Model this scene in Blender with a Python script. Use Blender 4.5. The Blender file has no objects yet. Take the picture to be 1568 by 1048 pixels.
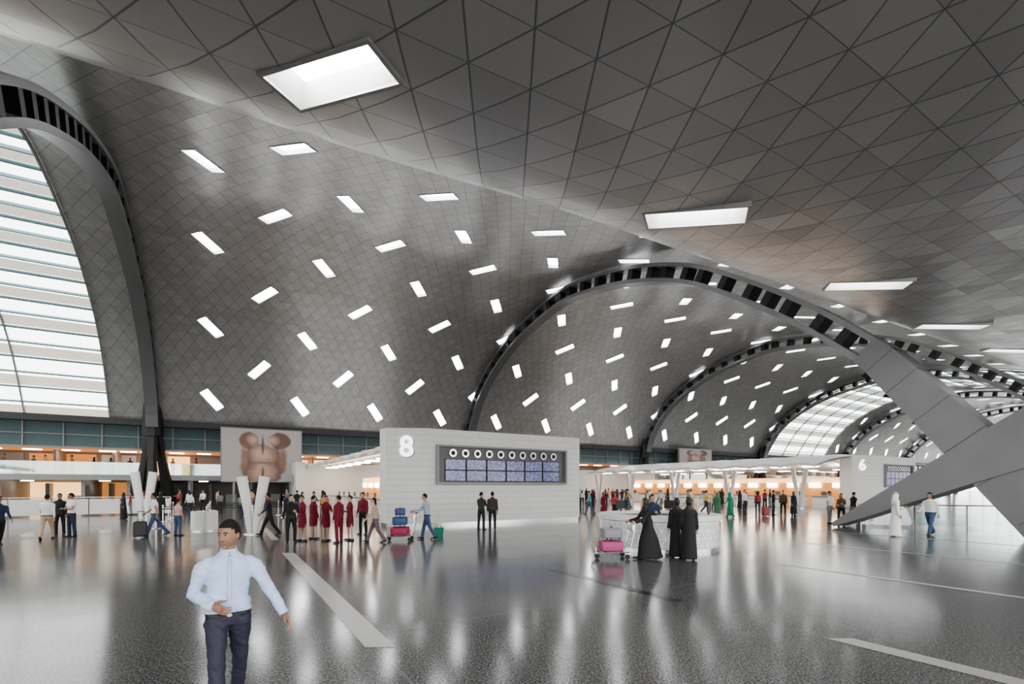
import bpy, bmesh, math, random
from mathutils import Vector, Matrix
from mathutils.bvhtree import BVHTree
from mathutils import noise as NZ
random.seed(4)
scene = bpy.context.scene
COL = scene.collection
F = 740.0; HZ = 745.0; CX = 784.0; CAMH = 2.0
BX, BY = -5.7, 60.8
CU, SU = 0.8583, 0.5132
BAY = 30.9
def W(s, L, z):
    return Vector((BX + CU*s + SU*L, BY + SU*s - CU*L, z))
def G(px, py):            # floor point measured from the photograph
    Y = CAMH*F/(py-HZ)
    return Vector(((px-CX)/F*Y, Y, 0))
ROTZ = math.atan2(SU, CU)

# ------------------------------------------------------------ materials
def mat(name, col=(.5,.5,.5), rough=.5, metal=0., emis=None, estr=0., bump=0., bscale=40., noise=0., nscale=3., alpha=1.):
    m = bpy.data.materials.new(name); m.use_nodes = True
    nt = m.node_tree; b = nt.nodes['Principled BSDF']
    b.inputs['Base Color'].default_value = (*col,1)
    b.inputs['Roughness'].default_value = rough
    b.inputs['Metallic'].default_value = metal
    if emis:
        b.inputs['Emission Color'].default_value = (*emis,1)
        b.inputs['Emission Strength'].default_value = estr
    if noise > 0:
        tc = nt.nodes.new('ShaderNodeTexCoord'); n = nt.nodes.new('ShaderNodeTexNoise')
        n.inputs['Scale'].default_value = nscale; n.inputs['Detail'].default_value = 4
        nt.links.new(tc.outputs['Object'], n.inputs['Vector'])
        mx = nt.nodes.new('ShaderNodeMixRGB'); mx.blend_type='MIX'
        mx.inputs['Color1'].default_value = (*[c*(1-noise) for c in col],1)
        mx.inputs['Color2'].default_value = (*[min(1,c*(1+noise)) for c in col],1)
        nt.links.new(n.outputs['Fac'], mx.inputs['Fac'])
        nt.links.new(mx.outputs['Color'], b.inputs['Base Color'])
    if bump > 0:
        tc = nt.nodes.new('ShaderNodeTexCoord'); n = nt.nodes.new('ShaderNodeTexNoise')
        n.inputs['Scale'].default_value = bscale
        nt.links.new(tc.outputs['Object'], n.inputs['Vector'])
        bp = nt.nodes.new('ShaderNodeBump'); bp.inputs['Strength'].default_value = bump; bp.inputs['Distance'].default_value=.03
        nt.links.new(n.outputs['Fac'], bp.inputs['Height']); nt.links.new(bp.outputs['Normal'], b.inputs['Normal'])
    return m

class NB:
    def __init__(s, m): s.nt = m.node_tree
    def n(s, t, **k):
        x = s.nt.nodes.new(t)
        for a,v in k.items(): setattr(x,a,v)
        return x
    def l(s,a,b): s.nt.links.new(a,b)
    def math(s, op, a, b=None, c=None):
        x = s.n('ShaderNodeMath', operation=op)
        for i,v in enumerate((a,b,c)):
            if v is None: continue
            if isinstance(v,(int,float)): x.inputs[i].default_value = v
            else: s.l(v, x.inputs[i])
        return x.outputs[0]

def roof_material(name, col, side=.98, metal=.62, rough=.33, linew=.018, contrast=.08, tilt=.04):
    m = mat(name, col, rough, metal); B = NB(m); b = m.node_tree.nodes['Principled BSDF']
    uv = B.n('ShaderNodeUVMap'); uv.uv_map='UVMap'
    sp = B.n('ShaderNodeSeparateXYZ'); B.l(uv.outputs[0], sp.inputs[0])
    x,y = sp.outputs[0], sp.outputs[1]
    h = side*math.sqrt(3)/2
    mins=[]; fl=[]
    for ang in (90, 30, 150):
        a = math.radians(ang)
        d = B.math('ADD', B.math('MULTIPLY', x, math.cos(a)/h), B.math('MULTIPLY', y, math.sin(a)/h))
        fr = B.math('FRACT', d)
        dist = B.math('MINIMUM', fr, B.math('SUBTRACT', 1.0, fr))
        dd = B.math('MULTIPLY', dist, h)
        if ang==90: dd = B.math('MULTIPLY', dd, 2.0)
        mins.append(dd); fl.append(B.math('FLOOR', d))
    dmin = B.math('MINIMUM', B.math('MINIMUM', mins[0], mins[1]), mins[2])
    line = B.math('MINIMUM', B.math('DIVIDE', dmin, linew), 1.0)
    line = B.math('POWER', line, 2.0)
    cb = B.n('ShaderNodeCombineXYZ')
    for i in range(3): B.l(fl[i], cb.inputs[i])
    wn = B.n('ShaderNodeTexWhiteNoise', noise_dimensions='3D'); B.l(cb.outputs[0], wn.inputs['Vector'])
    val = B.math('ADD', B.math('MULTIPLY', wn.outputs['Value'], contrast*2), 1-contrast)
    val = B.math('MULTIPLY', val, B.math('ADD', B.math('MULTIPLY', line, .62), .38))
    mx = B.n('ShaderNodeVectorMath', operation='SCALE'); mx.inputs[0].default_value = col
    B.l(val, mx.inputs['Scale']); B.l(mx.outputs[0], b.inputs['Base Color'])
    geo = B.n('ShaderNodeNewGeometry')
    sub = B.n('ShaderNodeVectorMath', operation='SUBTRACT'); B.l(wn.outputs['Color'], sub.inputs[0]); sub.inputs[1].default_value=(.5,.5,.5)
    sc = B.n('ShaderNodeVectorMath', operation='SCALE'); B.l(sub.outputs[0], sc.inputs[0]); sc.inputs['Scale'].default_value = tilt
    ad = B.n('ShaderNodeVectorMath', operation='ADD'); B.l(geo.outputs['Normal'], ad.inputs[0]); B.l(sc.outputs[0], ad.inputs[1])
    nm = B.n('ShaderNodeVectorMath', operation='NORMALIZE'); B.l(ad.outputs[0], nm.inputs[0])
    B.l(nm.outputs[0], b.inputs['Normal'])
    return m

def floor_material():
    m = mat('terrazzo_floor', (.12,.12,.125), .1, 0.); B = NB(m); b = m.node_tree.nodes['Principled BSDF']
    geo = B.n('ShaderNodeNewGeometry'); pos = geo.outputs['Position']
    n1 = B.n('ShaderNodeTexNoise'); n1.inputs['Scale'].default_value=40; n1.inputs['Detail'].default_value=3; B.l(pos,n1.inputs['Vector'])
    cr = B.n('ShaderNodeValToRGB'); cr.color_ramp.elements[0].position=.40; cr.color_ramp.elements[0].color=(.045,.045,.046,1)
    cr.color_ramp.elements[1].position=.66; cr.color_ramp.elements[1].color=(.26,.26,.256,1)
    B.l(n1.outputs['Fac'], cr.inputs['Fac'])
    sp = B.n('ShaderNodeSeparateXYZ'); B.l(pos, sp.inputs[0])
    s = B.math('ADD', B.math('MULTIPLY', sp.outputs[0], CU), B.math('MULTIPLY', sp.outputs[1], SU))
    L = B.math('SUBTRACT', B.math('MULTIPLY', sp.outputs[0], SU), B.math('MULTIPLY', sp.outputs[1], CU))
    def joint(c, off, step):
        fr = B.math('FRACT', B.math('DIVIDE', B.math('ADD', c, off), step))
        return B.math('LESS_THAN', B.math('MULTIPLY', B.math('MINIMUM', fr, B.math('SUBTRACT',1.0,fr)), step), .006)
    j = B.math('MULTIPLY', B.math('MAXIMUM', joint(s, -1.65+5.2*20, 5.2), joint(L, 303, 15.6)), .7)
    mx = B.n('ShaderNodeMixRGB'); B.l(j, mx.inputs['Fac']); B.l(cr.outputs['Color'], mx.inputs['Color1']); mx.inputs['Color2'].default_value=(.3,.3,.29,1)
    B.l(mx.outputs['Color'], b.inputs['Base Color'])
    n2 = B.n('ShaderNodeTexNoise'); n2.inputs['Scale'].default_value=.6; n2.inputs['Detail'].default_value=3; B.l(pos,n2.inputs['Vector'])
    B.l(B.math('ADD', B.math('MULTIPLY', n2.outputs['Fac'], .10), .10), b.inputs['Roughness'])
    b.inputs['IOR'].default_value = 1.6
    bp = B.n('ShaderNodeBump'); bp.inputs['Strength'].default_value=.03; bp.inputs['Distance'].default_value=.02
    n3 = B.n('ShaderNodeTexNoise'); n3.inputs['Scale'].default_value=1.6; B.l(pos,n3.inputs['Vector'])
    B.l(n3.outputs['Fac'], bp.inputs['Height']); B.l(bp.outputs['Normal'], b.inputs['Normal'])
    return m

def glass_material(name, tint=(.85,.95,.95), tr=.8):
    m = bpy.data.materials.new(name); m.use_nodes=True; nt=m.node_tree; nt.nodes.clear()
    o=nt.nodes.new('ShaderNodeOutputMaterial'); mix=nt.nodes.new('ShaderNodeMixShader'); t=nt.nodes.new('ShaderNodeBsdfTransparent'); g=nt.nodes.new('ShaderNodeBsdfGlossy')
    t.inputs['Color'].default_value=(*tint,1); g.inputs['Roughness'].default_value=.05; g.inputs['Color'].default_value=(.9,.95,.95,1)
    mix.inputs['Fac'].default_value=1-tr
    nt.links.new(t.outputs[0],mix.inputs[1]); nt.links.new(g.outputs[0],mix.inputs[2]); nt.links.new(mix.outputs[0],o.inputs[0])
    return m

M = {}
M['vault'] = roof_material('ceiling_vault_panels', (.53,.52,.515))
M['steel'] = mat('grey_rib_steel', (.24,.24,.245), .38, .5, noise=.08, nscale=.8)
M['black'] = mat('black_steel', (.015,.015,.016), .5, noise=.1)
M['leg'] = mat('grey_leg_cladding', (.21,.21,.215), .45, .4, noise=.12, nscale=.7)
M['skylight'] = mat('skylight_daylight_panel', (.9,.9,.9), .4, emis=(.98,.99,1), estr=19)
M['frame'] = mat('skylight_frame', (.4,.4,.39), .4, .3, noise=.05)
M['well'] = mat('skylight_well_white', (.5,.5,.49), .5, 0, noise=.03)
M['floor'] = floor_material()
M['strip'] = mat('light_terrazzo_strip', (.50,.49,.47), .25, noise=.3, nscale=60)
M['stripdark'] = mat('dark_terrazzo_strip', (.02,.02,.02), .2, noise=.2, nscale=60)
M['white'] = mat('white_panel', (.74,.74,.73), .35, noise=.03)
M['ivory'] = mat('ivory_panel', (.72,.715,.70), .4, noise=.03)
M['seam'] = mat('panel_seam', (.38,.38,.37), .5, noise=.03)
M['slab'] = mat('mezzanine_fascia', (.33,.33,.33), .5, noise=.05)
M['darkwall'] = mat('dark_wall', (.05,.05,.052), .5, noise=.1)
M['greywall'] = mat('grey_wall', (.3,.3,.3), .5, noise=.06)
M['warm'] = mat('warm_shop_light', (.9,.6,.3), .5, emis=(1,.58,.27), estr=1.7)
M['orange'] = mat('orange_lit_glow', (.5,.24,.08), .5, emis=(1,.40,.12), estr=.5)  # orange interior light put into walls and ceiling as their own glow
M['wlight'] = mat('white_lamp', (.9,.9,.9), .5, emis=(1,.93,.82), estr=14)
M['bglass'] = glass_material('balustrade_glass', (.8,.93,.92), .82)
M['wglass'] = glass_material('vault_glass', (.9,.95,.95), .92)
M['teal'] = mat('teal_glass_band', (.13,.185,.195), .1, .1, noise=.1)
M['mull'] = mat('glazing_bar_teal', (.16,.27,.29), .4, .1, noise=.1)
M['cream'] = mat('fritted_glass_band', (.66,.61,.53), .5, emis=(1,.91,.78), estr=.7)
M['chrome'] = mat('brushed_steel', (.6,.6,.6), .22, .95, noise=.05)
M['rubber'] = mat('black_rubber', (.02,.02,.02), .6, noise=.1)

# ------------------------------------------------------------ mesh builder
class MB:
    def __init__(s): s.v=[]; s.f=[]; s.m=[]
    def face(s, idx, m=0): s.f.append(tuple(idx)); s.m.append(m)
    def quad(s, a,b,c,d, m=0):
        i=len(s.v); s.v += [Vector(a),Vector(b),Vector(c),Vector(d)]; s.face((i,i+1,i+2,i+3),m)
    def hexa(s, p, m=0):
        i=len(s.v); s.v += [Vector(q) for q in p]
        for f in ((0,3,2,1),(4,5,6,7),(0,1,5,4),(1,2,6,5),(2,3,7,6),(3,0,4,7)): s.face([i+k for k in f],m)
    def box(s, x0,x1,y0,y1,z0,z1,m=0,T=None):
        p=[(x0,y0,z0),(x1,y0,z0),(x1,y1,z0),(x0,y1,z0),(x0,y0,z1),(x1,y0,z1),(x1,y1,z1),(x0,y1,z1)]
        if T: p=[T(*q) for q in p]
        s.hexa(p,m)
    def tube(s, pts, rads, n=8, m=0, ref=Vector((1,0,0)), cap=True, pw=2.0):
        pts=[Vector(p) for p in pts]; base=len(s.v); k=len(pts)
        for i,p in enumerate(pts):
            if i==0: t=pts[1]-pts[0]
            elif i==k-1: t=pts[-1]-pts[-2]
            else: t=(pts[i+1]-pts[i]).normalized()+(pts[i]-pts[i-1]).normalized()
            t.normalize(); a=ref-t*ref.dot(t)
            if a.length<.05:
                r2=Vector((0,1,0)); a=r2-t*r2.dot(t)
            a.normalize(); b=t.cross(a)
            r=rads[i]; 
            if not isinstance(r,(tuple,list)): r=(r,r)
            for j in range(n):
                an=2*math.pi*j/n; c=math.cos(an); d=math.sin(an)
                c2=math.copysign(abs(c)**(2/pw),c); d2=math.copysign(abs(d)**(2/pw),d)
                s.v.append(p+a*(c2*r[0])+b*(d2*r[1]))
        for i in range(k-1):
            for j in range(n):
                j2=(j+1)%n
                s.face((base+i*n+j,base+i*n+j2,base+(i+1)*n+j2,base+(i+1)*n+j),m)
        if cap:
            s.face([base+j for j in range(n)][::-1],m); s.face([base+(k-1)*n+j for j in range(n)],m)
    def ell(s, c, r, m=0, nu=10, nv=7, fn=None, R=None, keep=None):
        c=Vector(c); base=len(s.v); N=[]
        for i in range(nv+1):
            th=math.pi*i/nv
            for j in range(nu):
                ph=2*math.pi*j/nu
                n=Vector((math.sin(th)*math.cos(ph),math.sin(th)*math.sin(ph),math.cos(th)))
                p=Vector((n.x*r[0],n.y*r[1],n.z*r[2]))
                if fn: p=fn(n,p)
                if R: p=R@p
                s.v.append(c+p); N.append(n)
        for i in range(nv):
            for j in range(nu):
                j2=(j+1)%nu
                q=(i*nu+j,(i+1)*nu+j,(i+1)*nu+j2,i*nu+j2)
                if keep:
                    cn=(N[q[0]]+N[q[1]]+N[q[2]]+N[q[3]])/4
                    if not keep(cn): continue
                if i==0: s.face((base+q[0],base+q[1],base+q[2]),m)
                elif i==nv-1: s.face((base+q[0],base+q[1],base+q[3]),m)
                else: s.face([base+k for k in q],m)
    def lathe(s, prof, c=(0,0,0), n=24, m=0, mats=None):
        c=Vector(c); base=len(s.v)
        for r,z in prof:
            for j in range(n):
                a=2*math.pi*j/n; s.v.append(c+Vector((r*math.cos(a),r*math.sin(a),z)))
        for i in range(len(prof)-1):
            for j in range(n):
                j2=(j+1)%n
                s.face((base+i*n+j,base+i*n+j2,base+(i+1)*n+j2,base+(i+1)*n+j), mats[i] if mats else m)
    def mesh(s, name, mats, smooth=False, clean=True, weld=False):
        me=bpy.data.meshes.new(name); me.from_pydata([tuple(v) for v in s.v],[],s.f)
        for q in mats: me.materials.append(q)
        me.polygons.foreach_set('material_index', s.m)
        if smooth: me.polygons.foreach_set('use_smooth',[True]*len(s.f))
        if clean:
            bm=bmesh.new(); bm.from_mesh(me)
            if weld: bmesh.ops.remove_doubles(bm,verts=bm.verts,dist=1e-5)
            bmesh.ops.recalc_face_normals(bm, faces=bm.faces); bm.to_mesh(me); bm.free()
        me.update(); return me
    def obj(s, name, mats, smooth=False, parent=None, loc=None, rotz=0, clean=True):
        o=bpy.data.objects.new(name, s.mesh(name,mats,smooth,clean)); COL.objects.link(o)
        if parent: o.parent=parent
        if loc is not None: o.location=loc
        o.rotation_euler[2]=rotz
        return o
def empty(name, loc=(0,0,0)):
    e=bpy.data.objects.new(name,None); COL.objects.link(e); e.location=loc; return e

# ------------------------------------------------------------ profiles
def catmull(P, step=.4):
    out=[]
    for i in range(len(P)-1):
        p0=P[max(i-1,0)];p1=P[i];p2=P[i+1];p3=P[min(i+2,len(P)-1)]
        d=math.dist(p1,p2); n=max(1,int(d/step))
        for k in range(n):
            t=k/n
            out.append(tuple(.5*((2*p1[a])+(-p0[a]+p2[a])*t+(2*p0[a]-5*p1[a]+4*p2[a]-p3[a])*t*t+(-p0[a]+3*p1[a]-3*p2[a]+p3[a])*t**3) for a in (0,1)))
    out.append(tuple(P[-1])); return out
ROOF = catmull([(-.3,7.9),(.2,8.8),(1,10.2),(3,13),(6,15.6),(10.5,17.9),(15,19.15),(20,19.9),(24,19.6),(29,18.7),(33,17.8),(37,16.5),(40,14.9),(42.5,12.5),(44.2,10.4),(45.6,9.0),(47.2,8.35),(50,8.1),(54,8.3),(60,9.6),(68,13),(76,16.5)], .75)
Q=[0]
for i in range(1,len(ROOF)): Q.append(Q[-1]+math.dist(ROOF[i],ROOF[i-1]))
def S(t): return (t-1)*BAY
def sst(a,b,x):
    x=max(0,min(1,(x-a)/(b-a))); return x*x*(3-2*x)
DZ=[(-.6,-.7),(.0,-.7),(.15,-.6),(.45,-.2),(.75,0),(1.8,.5),(4,.6)]
def dz(s,L):
    t=s/BAY+1; v=DZ[0][1]
    if t>=DZ[-1][0]: v=DZ[-1][1]
    else:
        for (a,va),(b,vb) in zip(DZ[:-1],DZ[1:]):
            if a<=t<b: v=va+(vb-va)*sst(a,b,t)
    return v*sst(36,45,L)
def roof_at_L(L):
    for i in range(1,len(ROOF)):
        if ROOF[i][0]>=L:
            a=(L-ROOF[i-1][0])/(ROOF[i][0]-ROOF[i-1][0])
            z=ROOF[i-1][1]+a*(ROOF[i][1]-ROOF[i-1][1]); q=Q[i-1]+a*(Q[i]-Q[i-1])
            t=Vector((ROOF[i][0]-ROOF[i-1][0],ROOF[i][1]-ROOF[i-1][1])).normalized()
            return z,q,t
    return ROOF[-1][1],Q[-1],Vector((1,0))

SKY=[]
def add_sky(t,L,sign,ln=2.2,wd=.78,depth=.22):
    z,q,tan=roof_at_L(L); s=S(t)
    c=W(s,L,z+dz(s,L)); eu=Vector((CU,SU,0)); et=(W(0,tan.x,tan.y)-W(0,0,0)); en=-(eu.cross(et)).normalized()
    if en.z>0: en=-en
    a=math.radians(52*sign); ex=eu*math.cos(a)-et*math.sin(a); ey=en.cross(ex)
    SKY.append((c,ex,ey,en,ln/2,wd/2,depth,s))
rows=[(1.0,1),(3.1,-1),(6.1,1),(10.3,-1),(14.9,1),(19.6,-1),(24.1,1),(29,-1),(34,1),(38.5,-1)]
for L,sg in rows:
    off=.12 if sg>0 else .245
    for k in range(0,24):
        t=off+.25*k
        if t>6 or 3.03<t<3.8: continue
        if L==38.5 and t<.3: continue
        add_sky(t,L,sg)
add_sky(.19,48.1,-1,1.75,.68,.32)
add_sky(.443,47.9,-1,2.1,.8,.35); add_sky(.702,47.9,-1,2.1,.8,.35)
for k in range(3,8): add_sky(.205+.248*k,47.6,-1,2.1,.8,.35)

def roof_patch(name, s0, s1, Lmin=-1, Lmax=99, m='vault', ns=8):
    idx=[i for i,p in enumerate(ROOF) if Lmin<=p[0]<=Lmax]
    mb=MB(); uvs=[]
    for i in idx:
        for k in range(ns+1):
            s=s0+(s1-s0)*k/ns; mb.v.append(W(s,ROOF[i][0],ROOF[i][1]+dz(s,ROOF[i][0]))); uvs.append((s,Q[i]))
    n=ns+1
    for i in range(len(idx)-1):
        for k in range(ns): mb.face((i*n+k,i*n+k+1,(i+1)*n+k+1,(i+1)*n+k))
    me=mb.mesh(name,[M[m]],True,False)
    uvl=me.uv_layers.new(name='UVMap')
    for lp in me.loops: uvl.data[lp.index].uv=uvs[lp.vertex_index]
    bm=bmesh.new(); bm.from_mesh(me)
    for c,ex,ey,en,lx,ly,dp,s in SKY:
        if not(s0-1<s<s1+1): continue
        fs=[f for f in bm.faces if (f.verts[0].co-c).length_squared<9]
        if not fs: continue
        geom=set(fs)
        for f in fs: geom.update(f.verts); geom.update(f.edges)
        geom=list(geom)
        for d,h in ((ex,lx),(-ex,lx),(ey,ly),(-ey,ly)):
            r=bmesh.ops.bisect_plane(bm,geom=geom,plane_co=c+d*h,plane_no=d,dist=1e-4)
            geom=[g for g in r['geom'] if g.is_valid]
        kill=[]
        for f in [g for g in geom if isinstance(g,bmesh.types.BMFace)]:
            q=f.calc_center_median()-c
            if abs(q.dot(ex))<lx and abs(q.dot(ey))<ly and abs(q.dot(en))<1: kill.append(f)
        bmesh.ops.delete(bm,geom=kill,context='FACES')
    bm.to_mesh(me); bm.free()
    o=bpy.data.objects.new(name,me); COL.objects.link(o)
    return o
G0=-.13
roof_root=empty('ceiling')
LG=40.0
roof_patch('ceiling_vault_main', S(G0), S(3.08), ns=90).parent=roof_root
roof_patch('ceiling_vault_far', S(3.75), S(6.5), ns=70).parent=roof_root
roof_patch('ceiling_vault_glazed_bay_canopy', S(3.08), S(3.75), LG, 99, ns=16).parent=roof_root
roof_patch('ceiling_vault_side_bay_canopy', S(-1.6), S(G0), LG, 99, ns=30).parent=roof_root
roof_patch('ceiling_vault_side_end', S(-2.2), S(-1.2), ns=8).parent=roof_root
mb=MB()
for c,ex,ey,en,lx,ly,dp,s in SKY:
    R=lambda x,y,n: c+ex*x+ey*y+en*n
    k=.86 if dp>.3 else .95
    a=[(-lx,-ly),(lx,-ly),(lx,ly),(-lx,ly)]
    top=[(x*k,y*k) for x,y in a]
    mb.quad(*[R(x,y,-dp) for x,y in top],0)
    for i in range(4):
        j=(i+1)%4; mb.quad(R(*a[i],.0),R(*a[j],.0),R(*top[j],-dp),R(*top[i],-dp),2)
    fw=.06
    for (x0,x1,y0,y1) in ((-lx-fw,lx+fw,-ly-fw,-ly),(-lx-fw,lx+fw,ly,ly+fw),(-lx-fw,-lx,-ly,ly),(lx,lx+fw,-ly,ly)):
        mb.box(x0,x1,y0,y1,-.08,.03,1,R)
mb.obj('ceiling_skylight_array',[M['skylight'],M['frame'],M['well']],False,None)

# glazed vault bays
def glazed(name, s0, s1):
    root=empty(name)
    idx=[i for i,p in enumerate(ROOF) if p[0]<=LG+.8]
    mb=MB()
    for i in idx[:-1]:
        a=ROOF[i];b=ROOF[i+1]; mb.quad(W(s0,*a),W(s1,*a),W(s1,*b),W(s0,*b))
    mb.obj('glass_panes',[M['wglass']],True,root,clean=False)
    mb=MB(); q=.0; k=0
    while q<Q[idx[-1]]:
        i=max(j for j in idx if Q[j]<=q+1e-6); i=min(i,len(ROOF)-2)
        a=(q-Q[i])/(Q[i+1]-Q[i]); L=ROOF[i][0]+a*(ROOF[i+1][0]-ROOF[i][0]); z=ROOF[i][1]+a*(ROOF[i+1][1]-ROOF[i][1])
        t=Vector((ROOF[i+1][0]-ROOF[i][0],ROOF[i+1][1]-ROOF[i][1])).normalized()
        def P(s,dt,dn): return W(s, L+t.x*dt+t.y*dn, z+t.y*dt-t.x*dn)
        w=.05
        mb.hexa([P(s0,-w,.02),P(s1,-w,.02),P(s1,w,.02),P(s0,w,.02),P(s0,-w,.22),P(s1,-w,.22),P(s1,w,.22),P(s0,w,.22)], 0)
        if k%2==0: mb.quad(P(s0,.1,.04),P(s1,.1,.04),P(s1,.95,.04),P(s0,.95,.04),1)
        q+=1.3; k+=1
    n=max(2,int((s1-s0)/5))
    for j in range(n+1):
        s=s0+(s1-s0)*j/n
        for i in idx[:-1]:
            a=ROOF[i];b=ROOF[i+1]; t=Vector((b[0]-a[0],b[1]-a[1])).normalized()
            f=lambda s,p,dn: W(s,p[0]+t.y*dn,p[1]-t.x*dn)
            mb.hexa([f(s-.05,a,.05),f(s+.05,a,.05),f(s+.05,b,.05),f(s-.05,b,.05),f(s-.05,a,.25),f(s+.05,a,.25),f(s+.05,b,.25),f(s-.05,b,.25)],2)
    mb.obj('mullions',[M['mull'],M['cream'],M['greywall']],False,root)
glazed('window_1', S(-1.2), S(G0)); glazed('window_2', S(3.08), S(3.75))

# ------------------------------------------------------------ arch ribs
ARCH0 = catmull([(0,7.7),(.7,9.6),(2.8,12.7),(6,15.35),(10.5,17.6),(15,18.85),(20,19.6),(24,19.3),(29,18.3),(34,16.5),(38,14.1),(41.8,11.3),(44.9,8.55)], .6)
LEG = catmull([(44.6,8.85),(45.1,8.4),(48.35,4.35),(52.0,-.3)],.5)
FLEG = catmull([(42.9,.1),(46.8,2.25),(49.3,3.6),(53,5.5),(57,7.2),(59.5,8.2)],.8)
def sweep(mb, path, s0, s1, n0, n1, m):
    k=len(path); rings=[]
    for i,p in enumerate(path):
        a=path[max(i-1,0)]; b=path[min(i+1,k-1)]
        t=Vector((b[0]-a[0],b[1]-a[1])).normalized(); nx,nz=t.y,-t.x
        c0=n0(i/(k-1)) if callable(n0) else n0; c1=n1(i/(k-1)) if callable(n1) else n1
        base=len(mb.v)
        mb.v += [W(s0,p[0]+nx*c0,p[1]+nz*c0),W(s1,p[0]+nx*c0,p[1]+nz*c0),W(s1,p[0]+nx*c1,p[1]+nz*c1),W(s0,p[0]+nx*c1,p[1]+nz*c1)]
        rings.append(base)
    for i in range(k-1):
        a,b=rings[i],rings[i+1]
        for j in range(4):
            j2=(j+1)%4; mb.face((a+j,a+j2,b+j2,b+j),m)
    mb.face([rings[0]+j for j in range(4)],m); mb.face([rings[-1]+j for j in range(4)],m)
for k in range(0,7):
    s=S(k)-(.9 if k==0 else 0); root=empty('roof_arch')
    ARCH=[(L,z-(1.7*sst(18,36,L) if k==0 else 0)) for L,z in ARCH0]
    mb=MB()
    sweep(mb,ARCH,s-.5,s+.5,0,.25,0)
    sweep(mb,ARCH,s-.45,s+.45,.98,1.25,0)
    mb.obj('chords',[M['steel']],False,root)
    mb=MB(); acc=0
    for i in range(1,len(ARCH)-1):
        acc+=math.dist(ARCH[i],ARCH[i-1])
        if acc>1.35:
            acc=0; p=ARCH[i]; b=ARCH[i+1]; t=Vector((b[0]-p[0],b[1]-p[1])).normalized(); n=Vector((t.y,-t.x))
            def P(ds,dt,dn): return W(s+ds,p[0]+t.x*dt+n.x*dn,p[1]+t.y*dt+n.y*dn)
            h=.24
            mb.hexa([P(-.42,-h,.25),P(.42,-h,.25),P(.42,h,.25),P(-.42,h,.25),P(-.42,-h,1.0),P(.42,-h,1.0),P(.42,h,1.0),P(-.42,h,1.0)])
    mb.obj('web_plates',[M['black']],False,root)
    mb=MB(); sweep(mb,LEG,s-.7,s+.7,lambda a:-.1*a,lambda a:1.3+.6*a,0)
    for i in range(2,len(LEG)-1,3):
        p=LEG[i]; b=LEG[i+1]; t=Vector((b[0]-p[0],b[1]-p[1])).normalized(); n=Vector((t.y,-t.x))
        def P(ds,dt,dn): return W(s+ds,p[0]+t.x*dt+n.x*dn,p[1]+t.y*dt+n.y*dn)
        mb.hexa([P(-.705,-.01,-.05),P(.705,-.01,-.05),P(.705,.01,-.05),P(-.705,.01,-.05),P(-.705,-.01,1.6),P(.705,-.01,1.6),P(.705,.01,1.6),P(-.705,.01,1.6)],1)
    mb.obj('near_leg',[M['leg'],M['darkwall']],False,root)
    mb=MB(); sweep(mb,FLEG,s-.8,s+.8,lambda a:-.12-1.0*min(1,a*2.4),lambda a:.05+.95*min(1,a*2.4),0)
    mb.obj('cross_leg',[M['leg']],False,root)
    mb=MB()
    for ds,dl in ((-1.3,-1.2),(1.3,-1.2),(0,1.0)):
        a=W(s,.3,8.4); b=W(s+ds,.3+dl,0)
        mb.tube([a,a.lerp(b,.5),b],[(.45,.35),(.32,.28),(.5,.4)],8,0,pw=4)
    mb.tube([W(s,.4,9.6),W(s,.3,6.6)],[(.55,.6),(.7,.7)],8,0,pw=4)
    mb.obj('back_foot',[M['black']],False,root)

# ------------------------------------------------------------ floor
mb=MB(); mb.quad((-160,-60,0),(260,-60,0),(260,260,0),(-160,260,0)); mb.obj('floor',[M['floor']])
def WS(sabs, Y): return ((sabs-Y*SU)/CU, Y)
mb=MB()
def fstrip(sabs, a, b, w=.33, m=0):
    p0=WS(sabs-w/2,a);p1=WS(sabs+w/2,a);p2=WS(sabs+w/2,b);p3=WS(sabs-w/2,b)
    mb.quad((*p0,.004),(*p1,.004),(*p2,.004),(*p3,.004),m)
fstrip(1.68,6.0,14.5); fstrip(6.95,1,6.35,.3); fstrip(6.8,8.4,11.6,.2,1); fstrip(12.3,5.0,12.4,.2); fstrip(17.6,9,17,.16); fstrip(1.68,18,23,.25)
fstrip(23,15,22,.16)
mb.obj('floor_inlay_strips',[M['strip'],M['stripdark']],clean=False)

# ------------------------------------------------------------ back wall and mezzanine
root=empty('wall_back')
s0,s1=-85,150
mb=MB()
mb.box(s0,s1,-9,-8.6,0,8.2,1,W)
mb.box(s0,s1,-8.6,.1,7.55,8.1,0,W)
mb.box(s0,s1,-8.6,-.6,2.55,3.05,2,W)
mb.obj('structure',[M['darkwall'],M['greywall'],M['slab']],False,root)
mb=MB(); x=s0
rnd=random.Random(7)
while x<s1:
    w=rnd.uniform(3,7)
    m=rnd.choice([0,1,2,2,3,3])
    mb.box(x+.2,x+w-.2,-8.55,-8.4,.1,2.4,m,W)
    m=rnd.choice([0,1,2,2,3,3])
    mb.box(x+.2,x+w-.2,-8.55,-8.4,3.2,5.2,m,W)
    for k in range(2): mb.box(x+.6+k*w/2,x+.6+k*w/2+1.2,-5.5,-4.9,5.35,5.42,4,W)
    mb.box(x+.8,x+1.6,-4,-3.7,2.46,2.53,4,W)
    mb.box(x+w*.3,x+w*.3+.3,-8.4,-7.2,0,2.3,3,W); mb.box(x+w*.6,x+w*.6+1.1,-7.6,-7.0,0,1.1,2,W); mb.box(x,x+.25,-8.5,-1.2,0,2.55,3,W)
    mb.box(x+w*.5,x+w*.5+.2,-8.4,-5,3.05,5.4,3,W)
    x+=w
mb.obj('shop_fronts',[M['warm'],M['orange'],M['white'],M['greywall'],M['wlight']],False,root)
mb=MB()
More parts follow.
